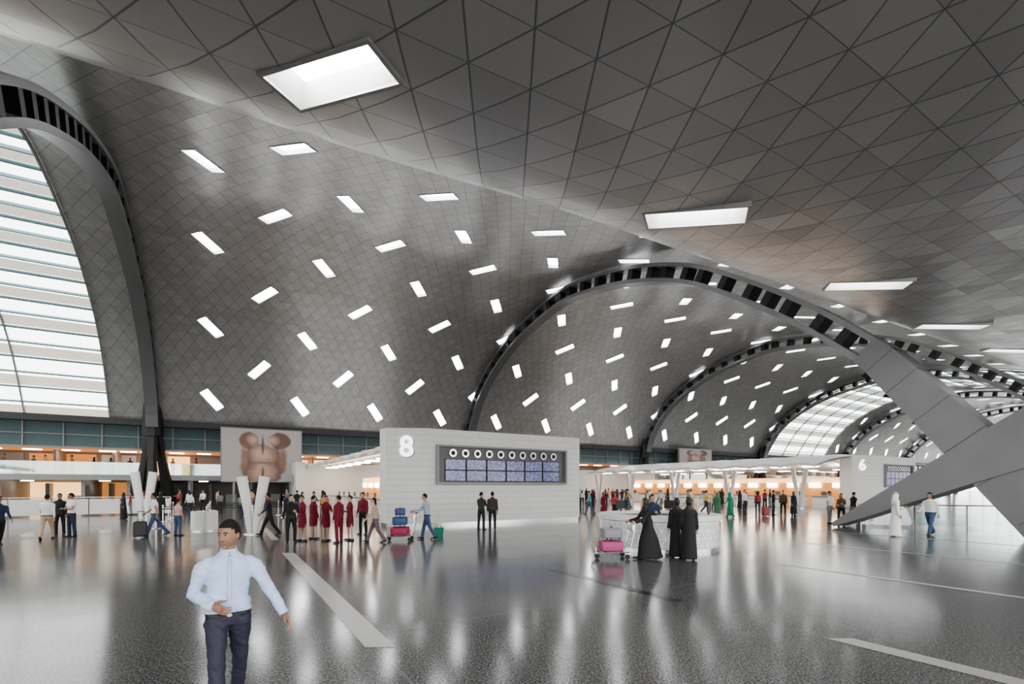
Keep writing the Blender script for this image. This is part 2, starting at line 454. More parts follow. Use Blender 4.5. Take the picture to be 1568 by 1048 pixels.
mb.box(s0,s1,-1.2,-1.1,5.45,7.55,0,W)
mb.box(s0,s1,-8.4,-1.2,5.42,5.5,2,W)
x=s0
while x<s1: mb.box(x-.05,x+.05,-1.1,-.95,5.4,7.55,1,W); x+=2.6
mb.box(s0,s1,-1.1,-.95,5.35,5.5,1,W); mb.box(s0,s1,-1.1,-.95,6.5,6.58,1,W)
mb.obj('clerestory_glazing',[M['teal'],M['greywall'],M['orange']],False,root)
mb=MB(); mb.box(s0,s1,-.75,-.72,3.05,4.1,0,W); mb.obj('balustrade_glass',[M['bglass']],False,root)
mb=MB(); mb.box(s0,s1,-.78,-.69,4.1,4.16,0,W); mb.obj('handrail',[M['chrome']],False,root)
for nm,t,zz in (('wall_right',6.5,(0.1,2.5,5,7.5,10,12.5,15,17.5)),('wall_left',-2.2,(.1,5,10,15))):
    root=empty(nm); mb=MB(); sR=S(t)
    for k in range(0,26): mb.box(sR-.1,sR+.1,k*3-.08,k*3+.08,0,20,0,W)
    for z in zz: mb.box(sR-.08,sR+.08,-1,76,z-.07,z+.07,0,W)
    mb.obj('mullions',[M['white']],False,root)

# ------------------------------------------------------------ advertising billboards
def poster_material():
    m=mat('billboard_picture',(.5,.5,.5),.4); B=NB(m); b=m.node_tree.nodes['Principled BSDF']
    uv=B.n('ShaderNodeUVMap'); uv.uv_map='UVMap'; sp=B.n('ShaderNodeSeparateXYZ'); B.l(uv.outputs[0],sp.inputs[0])
    x,y=sp.outputs[0],sp.outputs[1]
    nz=B.n('ShaderNodeTexNoise'); nz.inputs['Scale'].default_value=6; nz.inputs['Detail'].default_value=5; B.l(uv.outputs[0],nz.inputs['Vector'])
    wob=B.math('MULTIPLY',B.math('SUBTRACT',nz.outputs['Fac'],.5),.55)
    def el(cx,cy,rx,ry):
        a=B.math('POWER',B.math('DIVIDE',B.math('SUBTRACT',x,cx),rx),2.0); c=B.math('POWER',B.math('DIVIDE',B.math('SUBTRACT',y,cy),ry),2.0)
        d=B.math('ADD',B.math('SQRT',B.math('ADD',a,c)),wob)
        return B.math('SUBTRACT',1.0,d)
    cur=None
    def over(fac_in, color, soft=.12):
        nonlocal cur
        mr=B.n('ShaderNodeMapRange'); B.l(fac_in,mr.inputs['Value']); mr.inputs['From Min'].default_value=0; mr.inputs['From Max'].default_value=soft
        mx=B.n('ShaderNodeMixRGB'); B.l(mr.outputs[0],mx.inputs['Fac'])
        if cur is None: mx.inputs['Color1'].default_value=(.36,.33,.32,1)
        else: B.l(cur,mx.inputs['Color1'])
        mx.inputs['Color2'].default_value=(*color,1); cur=mx.outputs['Color']
    over(el(.50,.30,.28,.46),(.16,.09,.07)); over(el(.33,.78,.13,.18),(.16,.09,.07)); over(el(.72,.80,.15,.18),(.14,.08,.06))
    over(el(.50,.18,.21,.26),(.40,.27,.21),.6); over(el(.50,.52,.20,.22),(.46,.32,.25),.7)
    over(el(.38,.80,.10,.14),(.42,.29,.23),.7); over(el(.62,.80,.11,.14),(.40,.27,.21),.7)
    over(el(.27,.46,.06,.30),(.24,.15,.11),.6); over(el(.76,.44,.07,.32),(.22,.13,.10),.6)
    over(el(.50,.70,.02,.22),(.12,.07,.06),.5); over(el(.50,.12,.02,.2),(.12,.07,.06),.5); over(el(.5,.36,.2,.02),(.2,.12,.1),.5)
    B.l(cur,b.inputs['Base Color']); B.l(cur,b.inputs['Emission Color']); b.inputs['Emission Strength'].default_value=.2
    return m
M['poster']=poster_material()
def billboard(sa,sb,L,z0,z1):
    root=empty('advertising_billboard')
    mb=MB(); mb.quad(W(sa,L,z0),W(sb,L,z0),W(sb,L,z1),W(sa,L,z1)); me=mb.mesh('picture',[M['poster']],clean=False)
    u=me.uv_layers.new(name='UVMap')
    for i,c in enumerate(((0,0),(1,0),(1,1),(0,1))): u.data[i].uv=c
    o=bpy.data.objects.new('picture',me); COL.objects.link(o); o.parent=root
    mb=MB(); mb.box(sa-.1,sb+.1,L-.35,L-.02,z0-.1,z1+.1,0,W)
    for s in (sa+1,sb-1): mb.box(s-.1,s+.1,L-.3,L-.1,0,z0,0,W)
    mb.obj('frame',[M['greywall']],False,root)
billboard(-26.4,-19.4,1.2,2.5,7.6); billboard(38,46,1.2,5.2,8.2)

def text(body, size, loc, rz, m, parent, ext=.03):
    c=bpy.data.curves.new('numeral','FONT'); c.body=body; c.size=size; c.extrude=ext; c.align_x='CENTER'; c.align_y='CENTER'; c.offset=.02*size
    o=bpy.data.objects.new('numeral_'+body,c); COL.objects.link(o)
    o.rotation_euler=(math.pi/2,0,rz); o.location=loc; o.data.materials.append(m); o.parent=parent
    return o
def screen_material():
    m=mat('flight_screen',(.02,.02,.04),.2); B=NB(m); b=m.node_tree.nodes['Principled BSDF']
    uv=B.n('ShaderNodeUVMap'); uv.uv_map='UVMap'; sp=B.n('ShaderNodeSeparateXYZ'); B.l(uv.outputs[0],sp.inputs[0])
    x,y=sp.outputs[0],sp.outputs[1]
    row=B.math('FRACT',B.math('MULTIPLY',y,9.0)); rr=B.math('FLOOR',B.math('MULTIPLY',y,9.0))
    cell=B.math('FLOOR',B.math('MULTIPLY',x,26.0))
    cb=B.n('ShaderNodeCombineXYZ'); B.l(cell,cb.inputs[0]); B.l(rr,cb.inputs[1])
    wn=B.n('ShaderNodeTexWhiteNoise',noise_dimensions='3D'); B.l(cb.outputs[0],wn.inputs['Vector'])
    on=B.math('MULTIPLY',B.math('GREATER_THAN',wn.outputs['Value'],.55),B.math('MULTIPLY',B.math('GREATER_THAN',row,.35),B.math('LESS_THAN',row,.7)))
    mx=B.n('ShaderNodeMixRGB'); B.l(on,mx.inputs['Fac']); mx.inputs['Color1'].default_value=(.10,.10,.24,1); mx.inputs['Color2'].default_value=(.6,.62,.75,1)
    alt=B.math('MODULO',rr,2.0); mx2=B.n('ShaderNodeMixRGB'); B.l(B.math('MULTIPLY',alt,.25),mx2.inputs['Fac']); B.l(mx.outputs['Color'],mx2.inputs['Color1']); mx2.inputs['Color2'].default_value=(.30,.33,.6,1)
    B.l(mx2.outputs['Color'],b.inputs['Emission Color']); b.inputs['Emission Strength'].default_value=.8
    return m
M['screen']=screen_material()
M['numeral']=mat('numeral_white',(.9,.9,.9),.3,emis=(1,1,1),estr=2.0)
M['numshadow']=mat('numeral_shadow_grey',(.28,.28,.28),.4)
M['recess']=mat('display_recess_grey',(.12,.12,.125),.4,noise=.05)

def end_block(sa, sb, L, num, screens, depth=1.3, h=4.85, root=None):
    mb=MB(); c=1.8
    def prism(pts,z0,z1,m):
        i=len(mb.v); n=len(pts)
        mb.v += [W(a,b,z0) for a,b in pts]+[W(a,b,z1) for a,b in pts]
        for k in range(n): k2=(k+1)%n; mb.face((i+k,i+k2,i+n+k2,i+n+k),m)
        mb.face([i+k for k in range(n)][::-1],m); mb.face([i+n+k for k in range(n)],m)
    prism([(sa-c,L-.85),(sa,L),(sb,L),(sb,L-depth),(sa-c,L-depth-.6)],.18,h,0)
    prism([(sa-c+.05,L-.9),(sa,L-.06),(sb-.05,L-.06),(sb-.05,L-depth+.05),(sa-c+.05,L-depth-.55)],0,.2,1)
    for z in [.18+.31*k for k in range(1,15)]:
        mb.box(sa,sb,L,L+.004,z-.006,z+.006,2,W)
        f=lambda s,d,zz: W(s,L-.85+(s-sa+c)/c*.85+d,zz)
        mb.box(sa-c,sa,0,.004,z-.006,z+.006,2,f)
    rr=random.Random(3)
    for z in [.18+.31*k for k in range(0,15)]:
        for j in range(3):
            s=rr.uniform(sa,sb); mb.box(s-.006,s+.006,L,L+.004,z,z+.31,2,W)
    mb.obj('block',[M['ivory'],M['chrome'],M['seam']],False,root)
    if screens:
        a,b,z0,z1=screens; mb=MB(); fr=.1
        mb.box(a,b,L-.02,L+.012,z0,z1,0,W)
        for q in ((a-fr,b+fr,z0-fr,z0),(a-fr,b+fr,z1,z1+fr),(a-fr,a,z0,z1),(b,b+fr,z0,z1)): mb.box(q[0],q[1],L-.02,L+.2,q[2],q[3],1,W)
        n=6; wpan=(b-a-.7)/n
        for i in range(10):
            s=a+.45+(b-a-.9)*(i+.5)/10; R=.2; zc=z1-.3; ring=len(mb.v); N=20
            for rad,dl in ((R,.02),(R,.09),(R*.6,.09),(R*.6,.02)):
                for j in range(N): an=2*math.pi*j/N; mb.v.append(W(s+rad*math.cos(an),L+dl,zc+rad*math.sin(an)))
            for r_ in range(3):
                for j in range(N):
                    j2=(j+1)%N; mb.face((ring+r_*N+j,ring+r_*N+j2,ring+(r_+1)*N+j2,ring+(r_+1)*N+j),2)
            mb.face([ring+3*N+j for j in range(N)],3)
        mb.obj('display_case',[M['recess'],M['greywall'],M['chrome'],M['black']],False,root)
        mb=MB(); uvs=[]
        for i in range(n):
            p0=a+.35+i*wpan+.05; p1=p0+wpan-.1
            zz=z0+.08; zt=z1-.62; mid=(zz+zt)/2
            for (c0,c1) in ((zz,mid-.03),(mid+.03,zt)):
                mb.quad(W(p0,L+.06,c0),W(p1,L+.06,c0),W(p1,L+.06,c1),W(p0,L+.06,c1)); uvs+=[(0+i,0),(1+i,0),(1+i,1),(0+i,1)]
        me=mb.mesh('screens',[M['screen']],clean=False); u=me.uv_layers.new(name='UVMap')
        for i,c2 in enumerate(uvs): u.data[i].uv=c2
        o=bpy.data.objects.new('screens',me); COL.objects.link(o); o.parent=root
        mb=MB()
        for i in range(n):
            p0=a+.35+i*wpan+.02; p1=p0+wpan-.04; mb.box(p0,p1,L+.01,L+.055,z0+.05,z1-.59,0,W)
        mb.obj('screen_housings',[M['black']],False,root)
    ang=math.atan2(.85,1.8); nv=Vector((-.85,1.8)).normalized()
    text(num,1.4,W(sa-c/2+nv.x*.03,L-.425+nv.y*.03,h-.95),ROTZ-ang,M['numeral'],root)
    text(num,1.48,W(sa-c/2+nv.x*.012+.05,L-.425+nv.y*.012,h-.98),ROTZ-ang,M['numshadow'],root,.01).name='numeral_painted_shadow'  # larger grey copy behind the numeral, painted as its shadow

def canopy_island(s_a,s_b,La,Lb,root,zc=4.45,ze=3.75):
    mb=MB(); nL=max(3,int((Lb-La)/3)); ns=10; nl=5; n=ns+1
    zf=lambda f,i: zc-(zc-ze)*abs(2*f-1)**2+.22*math.sin(math.pi*i/nl)
    for k in range(nL):
        l0=La+(Lb-La)*k/nL; l1=La+(Lb-La)*(k+1)/nL
        for top in (0,1):
            base=len(mb.v)
            for i in range(nl+1):
                for j in range(ns+1): mb.v.append(W(s_a+(s_b-s_a)*j/ns, l0+(l1-l0)*i/nl, zf(j/ns,i)+top*.14))
            for i in range(nl):
                for j in range(ns): mb.face((base+i*n+j,base+i*n+j+1,base+(i+1)*n+j+1,base+(i+1)*n+j),0)
        for s,z in ((s_a,ze),(s_b,ze)):
            b0=len(mb.v)
            for i in range(nl+1):
                zz=z+.22*math.sin(math.pi*i/nl); mb.v+= [W(s,l0+(l1-l0)*i/nl,zz-.04),W(s,l0+(l1-l0)*i/nl,zz+.16)]
            for i in range(nl): mb.face((b0+2*i,b0+2*i+2,b0+2*i+3,b0+2*i+1),0)
        for j in range(1,5):
            l=l0+(l1-l0)*j/5; b0=len(mb.v)
            for q in range(ns+1):
                z=zf(q/ns,j); mb.v+=[W(s_a+(s_b-s_a)*q/ns,l,z-.12),W(s_a+(s_b-s_a)*q/ns,l,z)]
            for q in range(ns): mb.face((b0+2*q,b0+2*q+2,b0+2*q+3,b0+2*q+1),1)
    mb.obj('canopy_roof',[M['white'],M['ivory']],False,root,clean=False)
    mb=MB()
    for k in range(nL):
        l=La+(Lb-La)*(k+.5)/nL
        for s in (s_a+2.2,s_b-2.2): mb.box(s-.5,s+.5,l-.5,l+.5,ze+.05,ze+.12,0,W)
    mb.obj('canopy_lamps',[M['wlight']],False,root)
    mb=MB(); mid=(s_a+s_b)/2
    mb.box(mid-.4,mid+.4,La+1,Lb-.5,0,2.9,2,W)
    mb.box(mid-.45,mid+.45,La+1,Lb-.5,2.35,2.85,1,W)
    for k in range(int((Lb-La)/2.2)):
        l=La+1.2+k*2.2
        for sg in (-1,1):
            s=mid+sg*3.0
            mb.box(min(s,s+sg*.8),max(s,s+sg*.8),l,l+1.5,0,1.05,0,W)
            mb.box(min(s-sg*.1,s+sg*.9),max(s-sg*.1,s+sg*.9),l-.05,l+1.55,1.05,1.1,3,W)
            mb.box(s-.03,s+.03,l+.4,l+.9,1.15,1.5,3,W)
            mb.box(min(mid+sg*.5,mid+sg*.56),max(mid+sg*.5,mid+sg*.56),l+.2,l+1.3,1.9,2.3,4,W)
    mb.obj('check_in_desks',[M['white'],M['warm'],M['orange'],M['recess'],M['wlight']],False,root)

def vcolumn(root, P, h=2.9, spread=.62, name='v_column', ang=0):
    mb=MB(); ca,sa=math.cos(ang),math.sin(ang)
    for sg in (-1,1):
        d=Vector((ca*sg,sa*sg,0))
        mb.tube([P+d*.10,P+d*(.1+spread*.35)+Vector((0,0,h*.45)),P+d*(.1+spread)+Vector((0,0,h))],[(.1,.12),(.17,.12),(.22,.10)],10,0,ref=d,pw=3.5)
    mb.lathe([(0.001,.0),(.36,.0),(.36,.04),(.2,.06)],P,16,1)
    return mb.obj(name,[M['white'],M['chrome']],False,root)

isl=empty('check_in_island')
end_block(-17.7,-8.2,32.6,'8',(-17.15,-9.35,2.2,3.98),root=isl)
canopy_island(-19.2,-7.5,3,30.8,isl)
mb=MB(); mb.box(-20.3,-19.4,.8,4.6,0,4.35,0,W); mb.box(-20.3,-8,.8,1.6,0,4.35,0,W); mb.obj('rear_return_wall',[M['ivory']],False,isl)
text('8',1.5,W(-20.38,2.8,2.5),ROTZ-math.pi/2,M['seam'],isl)
isl=empty('check_in_island')
end_block(24.8,34,34,'6',(27.2,33.0,2.0,4.0),root=isl)
canopy_island(17,33,3,33,isl,zc=4.7,ze=3.7)
for l in (31,24,17,10,4): vcolumn(isl,W(18.3,l,0),3.6,.5,'canopy_v_column',ROTZ+math.pi/2)
mb=MB(); mb.box(16,32,.6,1.4,0,4.3,0,W); mb.obj('rear_return_wall',[M['ivory']],False,isl)
isl=empty('check_in_island')
canopy_island(-60,-46,3,24,isl)
for l in (22,12): vcolumn(isl,W(-47,l,0),3.6,.5,'canopy_v_column',ROTZ+math.pi/2)
for px,py,h in ((388,818,2.4),(221,803,2.75)): vcolumn(None,G(px,py),h,.36,'v_column',.1)

# ------------------------------------------------------------ information desk
def desk():
    c=Vector((4.85,16.1,0)); R=1.9; root=empty('information_desk',c)
    m=mat('desk_patterned_glass',(.72,.76,.76),.12,0.); B=NB(m); b=m.node_tree.nodes['Principled BSDF']
    uv=B.n('ShaderNodeUVMap'); uv.uv_map='UVMap'; sp=B.n('ShaderNodeSeparateXYZ'); B.l(uv.outputs[0],sp.inputs[0]); x,y=sp.outputs[0],sp.outputs[1]
    ms=[]
    for ang in (90,30,150):
        a=math.radians(ang); d=B.math('FRACT',B.math('ADD',B.math('MULTIPLY',x,math.cos(a)/.22),B.math('MULTIPLY',y,math.sin(a)/.22)))
        ms.append(B.math('MINIMUM',d,B.math('SUBTRACT',1.0,d)))
    ln=B.math('LESS_THAN',B.math('MINIMUM',B.math('MINIMUM',ms[0],ms[1]),ms[2]),.05)
    mx=B.n('ShaderNodeMixRGB'); B.l(ln,mx.inputs['Fac']); mx.inputs['Color1'].default_value=(.56,.60,.60,1); mx.inputs['Color2'].default_value=(.82,.84,.84,1)
    B.l(mx.outputs['Color'],b.inputs['Base Color'])
    N=72; mb=MB(); uvs=[]
    f=lambda a,r,z: Vector((r*math.cos(a),r*math.sin(a),z))
    for j in range(N):
        a0=2*math.pi*j/N; a1=2*math.pi*(j+1)/N
        mb.quad(f(a0,R,.12),f(a1,R,.12),f(a1,R,1.0),f(a0,R,1.0)); uvs+=[(a0*R,.12),(a1*R,.12),(a1*R,1.0),(a0*R,1.0)]
    me=mb.mesh('patterned_front',[m],True,False); u=me.uv_layers.new(name='UVMap')
    for i,q in enumerate(uvs): u.data[i].uv=q
    o=bpy.data.objects.new('patterned_front',me); COL.objects.link(o); o.parent=root
    mb=MB()
    mb.lathe([(R+.02,.93),(R+.05,.95),(R+.05,1.09),(R+.02,1.11),(R-.45,1.11),(R-.47,1.08),(R-.47,1.02),(R-.1,1.0),(R-.12,0),],n=72,m=0)
    mb.lathe([(R-.06,0),(R-.06,.12),(R+.0,.12)],n=72,m=1)
    mb.lathe([(R-.45,.72),(R-.8,.72),(R-.8,.68),(R-.45,.68)],n=72,m=0)
    mb.obj('counter_ring',[M['white'],M['chrome']],False,root)
    mb=MB()
    for a in (1.0,2.2,-.6):
        p=Vector((math.cos(a),math.sin(a),0))*(R-.3); q=Vector((-p.y,p.x,0)).normalized(); t=p.normalized()*.04
        lo=Vector((0,0,1.2)); hi=Vector((0,0,1.5))
        mb.hexa([p-q*.22+lo,p+q*.22+lo,p+q*.22+t+lo,p-q*.22+t+lo,p-q*.22+hi,p+q*.22+hi,p+q*.22+t+hi,p-q*.22+t+hi],0)
        mb.tube([p+Vector((0,0,1.1)),p+Vector((0,0,1.25))],[.03,.03],8,0)
    mb.obj('monitors',[M['black']],False,root)
desk()

# ------------------------------------------------------------ railings
def railing(pts, name, h=1.1, solid=None):
    root=empty(name); mb=MB(); g=MB(); up=Vector((0,0,1))
    for a,b in zip(pts[:-1],pts[1:]):
        a=Vector(a);b=Vector(b); n=max(1,round((b-a).length/1.6))
        mb.tube([a+up*h,b+up*h],[.03,.03],8,0)
        for k in range(n+1):
            p=a.lerp(b,k/n); mb.tube([p,p+up*h],[.03,.03],6,0)
        g.quad(a+up*.12,b+up*.12,b+up*(h-.1),a+up*(h-.1))
    mb.obj('posts_and_rail',[M['chrome']],False,root); g.obj('panels',[solid or M['bglass']],False,root,clean=False)
railing([G(1318,807),G(1400,809),G(1480,811),G(1570,813),G(1700,816)],'glass_railing')
pts=[]
for i in range(9):
    a=i/8; pts.append(((-36+12*a),(25.5+8.5*math.sin(a*1.57)),0))
railing(pts,'curved_balustrade',1.25,M['white'])

# ------------------------------------------------------------ people
def remeshed(mb, vox, smooth):
    me=mb.mesh('src',[None]*7,weld=True)
    o=bpy.data.objects.new('src',me); COL.objects.link(o)
    md=o.modifiers.new('r','REMESH'); md.mode='VOXEL'; md.voxel_size=vox
    dg=bpy.context.evaluated_depsgraph_get(); ev=o.evaluated_get(dg); rm=bpy.data.meshes.new_from_object(ev)
    bm0=bmesh.new(); bm0.from_mesh(me); bvh=BVHTree.FromBMesh(bm0); bm0.faces.ensure_lookup_table()
    bm=bmesh.new(); bm.from_mesh(rm)
    for f in bm.faces:
        loc,n,idx,d=bvh.find_nearest(f.calc_center_median())
        f.material_index=bm0.faces[idx].material_index if idx is not None else 0; f.smooth=True
    for _ in range(smooth): bmesh.ops.smooth_vert(bm,verts=bm.verts,factor=.5,use_axis_x=True,use_axis_y=True,use_axis_z=True)
    bm0.free(); bpy.data.objects.remove(o); bpy.data.meshes.remove(me); bpy.data.meshes.remove(rm)
    return bm

def build_head(bm_out, det, c, R, hair, k=1., fine=False):
    sk=MB()
    def fn(n,p):
        x,y,z=p
        if n.z<0:
            f=-n.z; x*=1-.25*f**1.6
            if n.y>0: y*=1-.5*f
        if n.y<0:
            e=math.exp(-((abs(n.x)-.42)**2+(n.z-.04)**2)/.022); y+=.010*e*k
            y-= .004*k*math.exp(-((n.z-.3)**2)/.02)*(1-abs(n.x))
        return Vector((x,y,z))
    sk.ell(c,(.074*k,.094*k,.120*k),2,32,24,fn,R)
    def P(x,y,z): return c+R@Vector((x*k,y*k,z*k))
    v=R@Vector((1,0,0))
    sk.tube([P(0,-.088,.018),P(0,-.099,-.012),P(0,-.108,-.032),P(0,-.092,-.044)],[(.007*k,.008*k),(.010*k,.010*k),(.013*k,.011*k),(.013*k,.004*k)],10,2,ref=v)
    for s in (-1,1): sk.ell(P(s*.012,-.092,-.036),(.009*k,.010*k,.008*k),2,8,6,None,R)
    sk.ell(P(0,-.086,-.062),(.024*k,.009*k,.0055*k),6,12,8,None,R)
    sk.ell(P(0,-.083,-.071),(.021*k,.009*k,.0060*k),6,12,8,None,R)
    sk.ell(P(0,-.072,-.100),(.027*k,.016*k,.016*k),2,10,8,None,R)
    if hair not in('hijab','ghutra'):
        for s in (-1,1): sk.ell(P(s*.076,.008,-.006),(.009*k,.020*k,.032*k),2,10,8,None,R)
    bm=remeshed(sk,.006 if not fine else .0035,2)
    tmp=bpy.data.meshes.new('t'); bm.to_mesh(tmp); bm.free(); bm_out.from_mesh(tmp); bpy.data.meshes.remove(tmp)
    for s in (-1,1):
        det.ell(P(s*.031,-.0785,.006),(.0135*k,.0105*k,.0080*k),5,10,8,None,R)
        det.ell(P(s*.031,-.0875,.006),(.0058*k,.0030*k,.0060*k),3,10,6,None,R)
        det.tube([P(s*.014,-.094,.027),P(s*.032,-.0935,.032),P(s*.050,-.082,.026)],[(.003*k,.003*k),(.004*k,.003*k),(.002*k,.002*k)],6,3,ref=R@Vector((0,0,1)))
        det.tube([P(s*.018,-.0885,.010),P(s*.031,-.0905,.0145),P(s*.045,-.084,.010)],[(.0018*k)]*3,6,3,ref=R@Vector((0,0,1)))
    nu,nv=(36,26) if fine else (22,16)
    if hair in('short','bun','long'):
        def hf(n,p): return p*(1+NZ.noise(n*5)*.03)
        lim={'short':.9,'bun':.85,'long':1.5}[hair]
        det.ell(c+R@Vector((0,.008*k,.012*k)),(.081*k,.100*k,.122*k),3,nu,nv,hf,R,
               keep=lambda n: n.z > .16+.42*max(0,-n.y)-lim*max(0,n.y)- (.25 if abs(n.x)>.93 else 0))
        if hair=='bun': det.ell(P(0,.105,.02),(.042*k,.035*k,.042*k),3,12,8,None,R)
        if hair=='long': det.tube([P(0,.05,.02),P(0,.075,-.1),P(0,.085,-.2),P(0,.09,-.24)],[(.082*k,.05*k),(.088*k,.04*k),(.06*k,.022*k),(.02,.01)],14,3)
    if hair in('hijab','ghutra'):
        det.ell(c+R@Vector((0,.012*k,.004*k)),(.090*k,.108*k,.134*k),4,36,26,None,R,
               keep=lambda n: not(n.y<-.45 and abs(n.x)<.60 and -.62<n.z<.60))
        det.tube([P(0,.005,-.085),P(0,.005,-.13),P(0,.01,-.20),P(0,.0,-.27)],[(.074*k,.082*k),(.082*k,.085*k),(.13*k,.10*k),(.175*k,.12*k)],16,4,cap=False)
        if hair=='ghutra':
            det.lathe([(.092,.0),(.103,.010),(.092,.022)],c+Vector((0,.012,.075)),20,3)
            det.tube([P(0,.09,.03),P(0,.12,-.15),P(0,.14,-.4)],[(.09,.03),(.14,.03),(.18,.02)],12,4)

def hand(mb, w, d, fwd, inn, curl=1.0, k=1.0, n=6, m=2):
    d=d.normalized(); ww=(fwd-d*fwd.dot(d)).normalized(); nn=d.cross(ww).normalized()
    if nn.dot(inn)<0: nn=-nn
    mb.tube([w-d*.02,w+d*.012*k,w+d*.045*k,w+d*.088*k,w+d*.095*k],[(.024*k,.019*k),(.026*k,.018*k),(.038*k,.016*k),(.040*k,.013*k),(.03*k,.008*k)],12,m,ref=ww,pw=2.6)
    for o,ln,r in ((.029,.072,.0090),(.010,.081,.0094),(-.010,.075,.0090),(-.028,.058,.0080)):
        p=w+d*.084*k+ww*o*k; pts=[p]; ang=math.radians(12)*curl; rad=[r*k]
        for q,(fr,add) in enumerate(((.42,22),(.32,34),(.26,26))):
            v=(d*math.cos(ang)+nn*math.sin(ang)+ww*o*1.5).normalized()
            p=p+v*ln*fr*k*1.05; pts.append(p); rad.append(r*k*(.95-.1*q)); ang+=math.radians(add)*curl
        pts.append(p+v*.006*k); rad.append(r*k*.35)
        mb.tube(pts,rad,n,m,ref=ww)
    v0=(d*.62+ww*.70+nn*.35).normalized(); v1=(d*.85+ww*.35+nn*.4).normalized()
    p=w+d*.02*k+ww*.026*k; a=p+v0*.038*k; b=a+v1*.032*k; c=b+(v1+nn*.25).normalized()*.022*k
    mb.tube([p,a,b,c],[.0145*k,.012*k,.0105*k,.006*k],n,m,ref=nn)

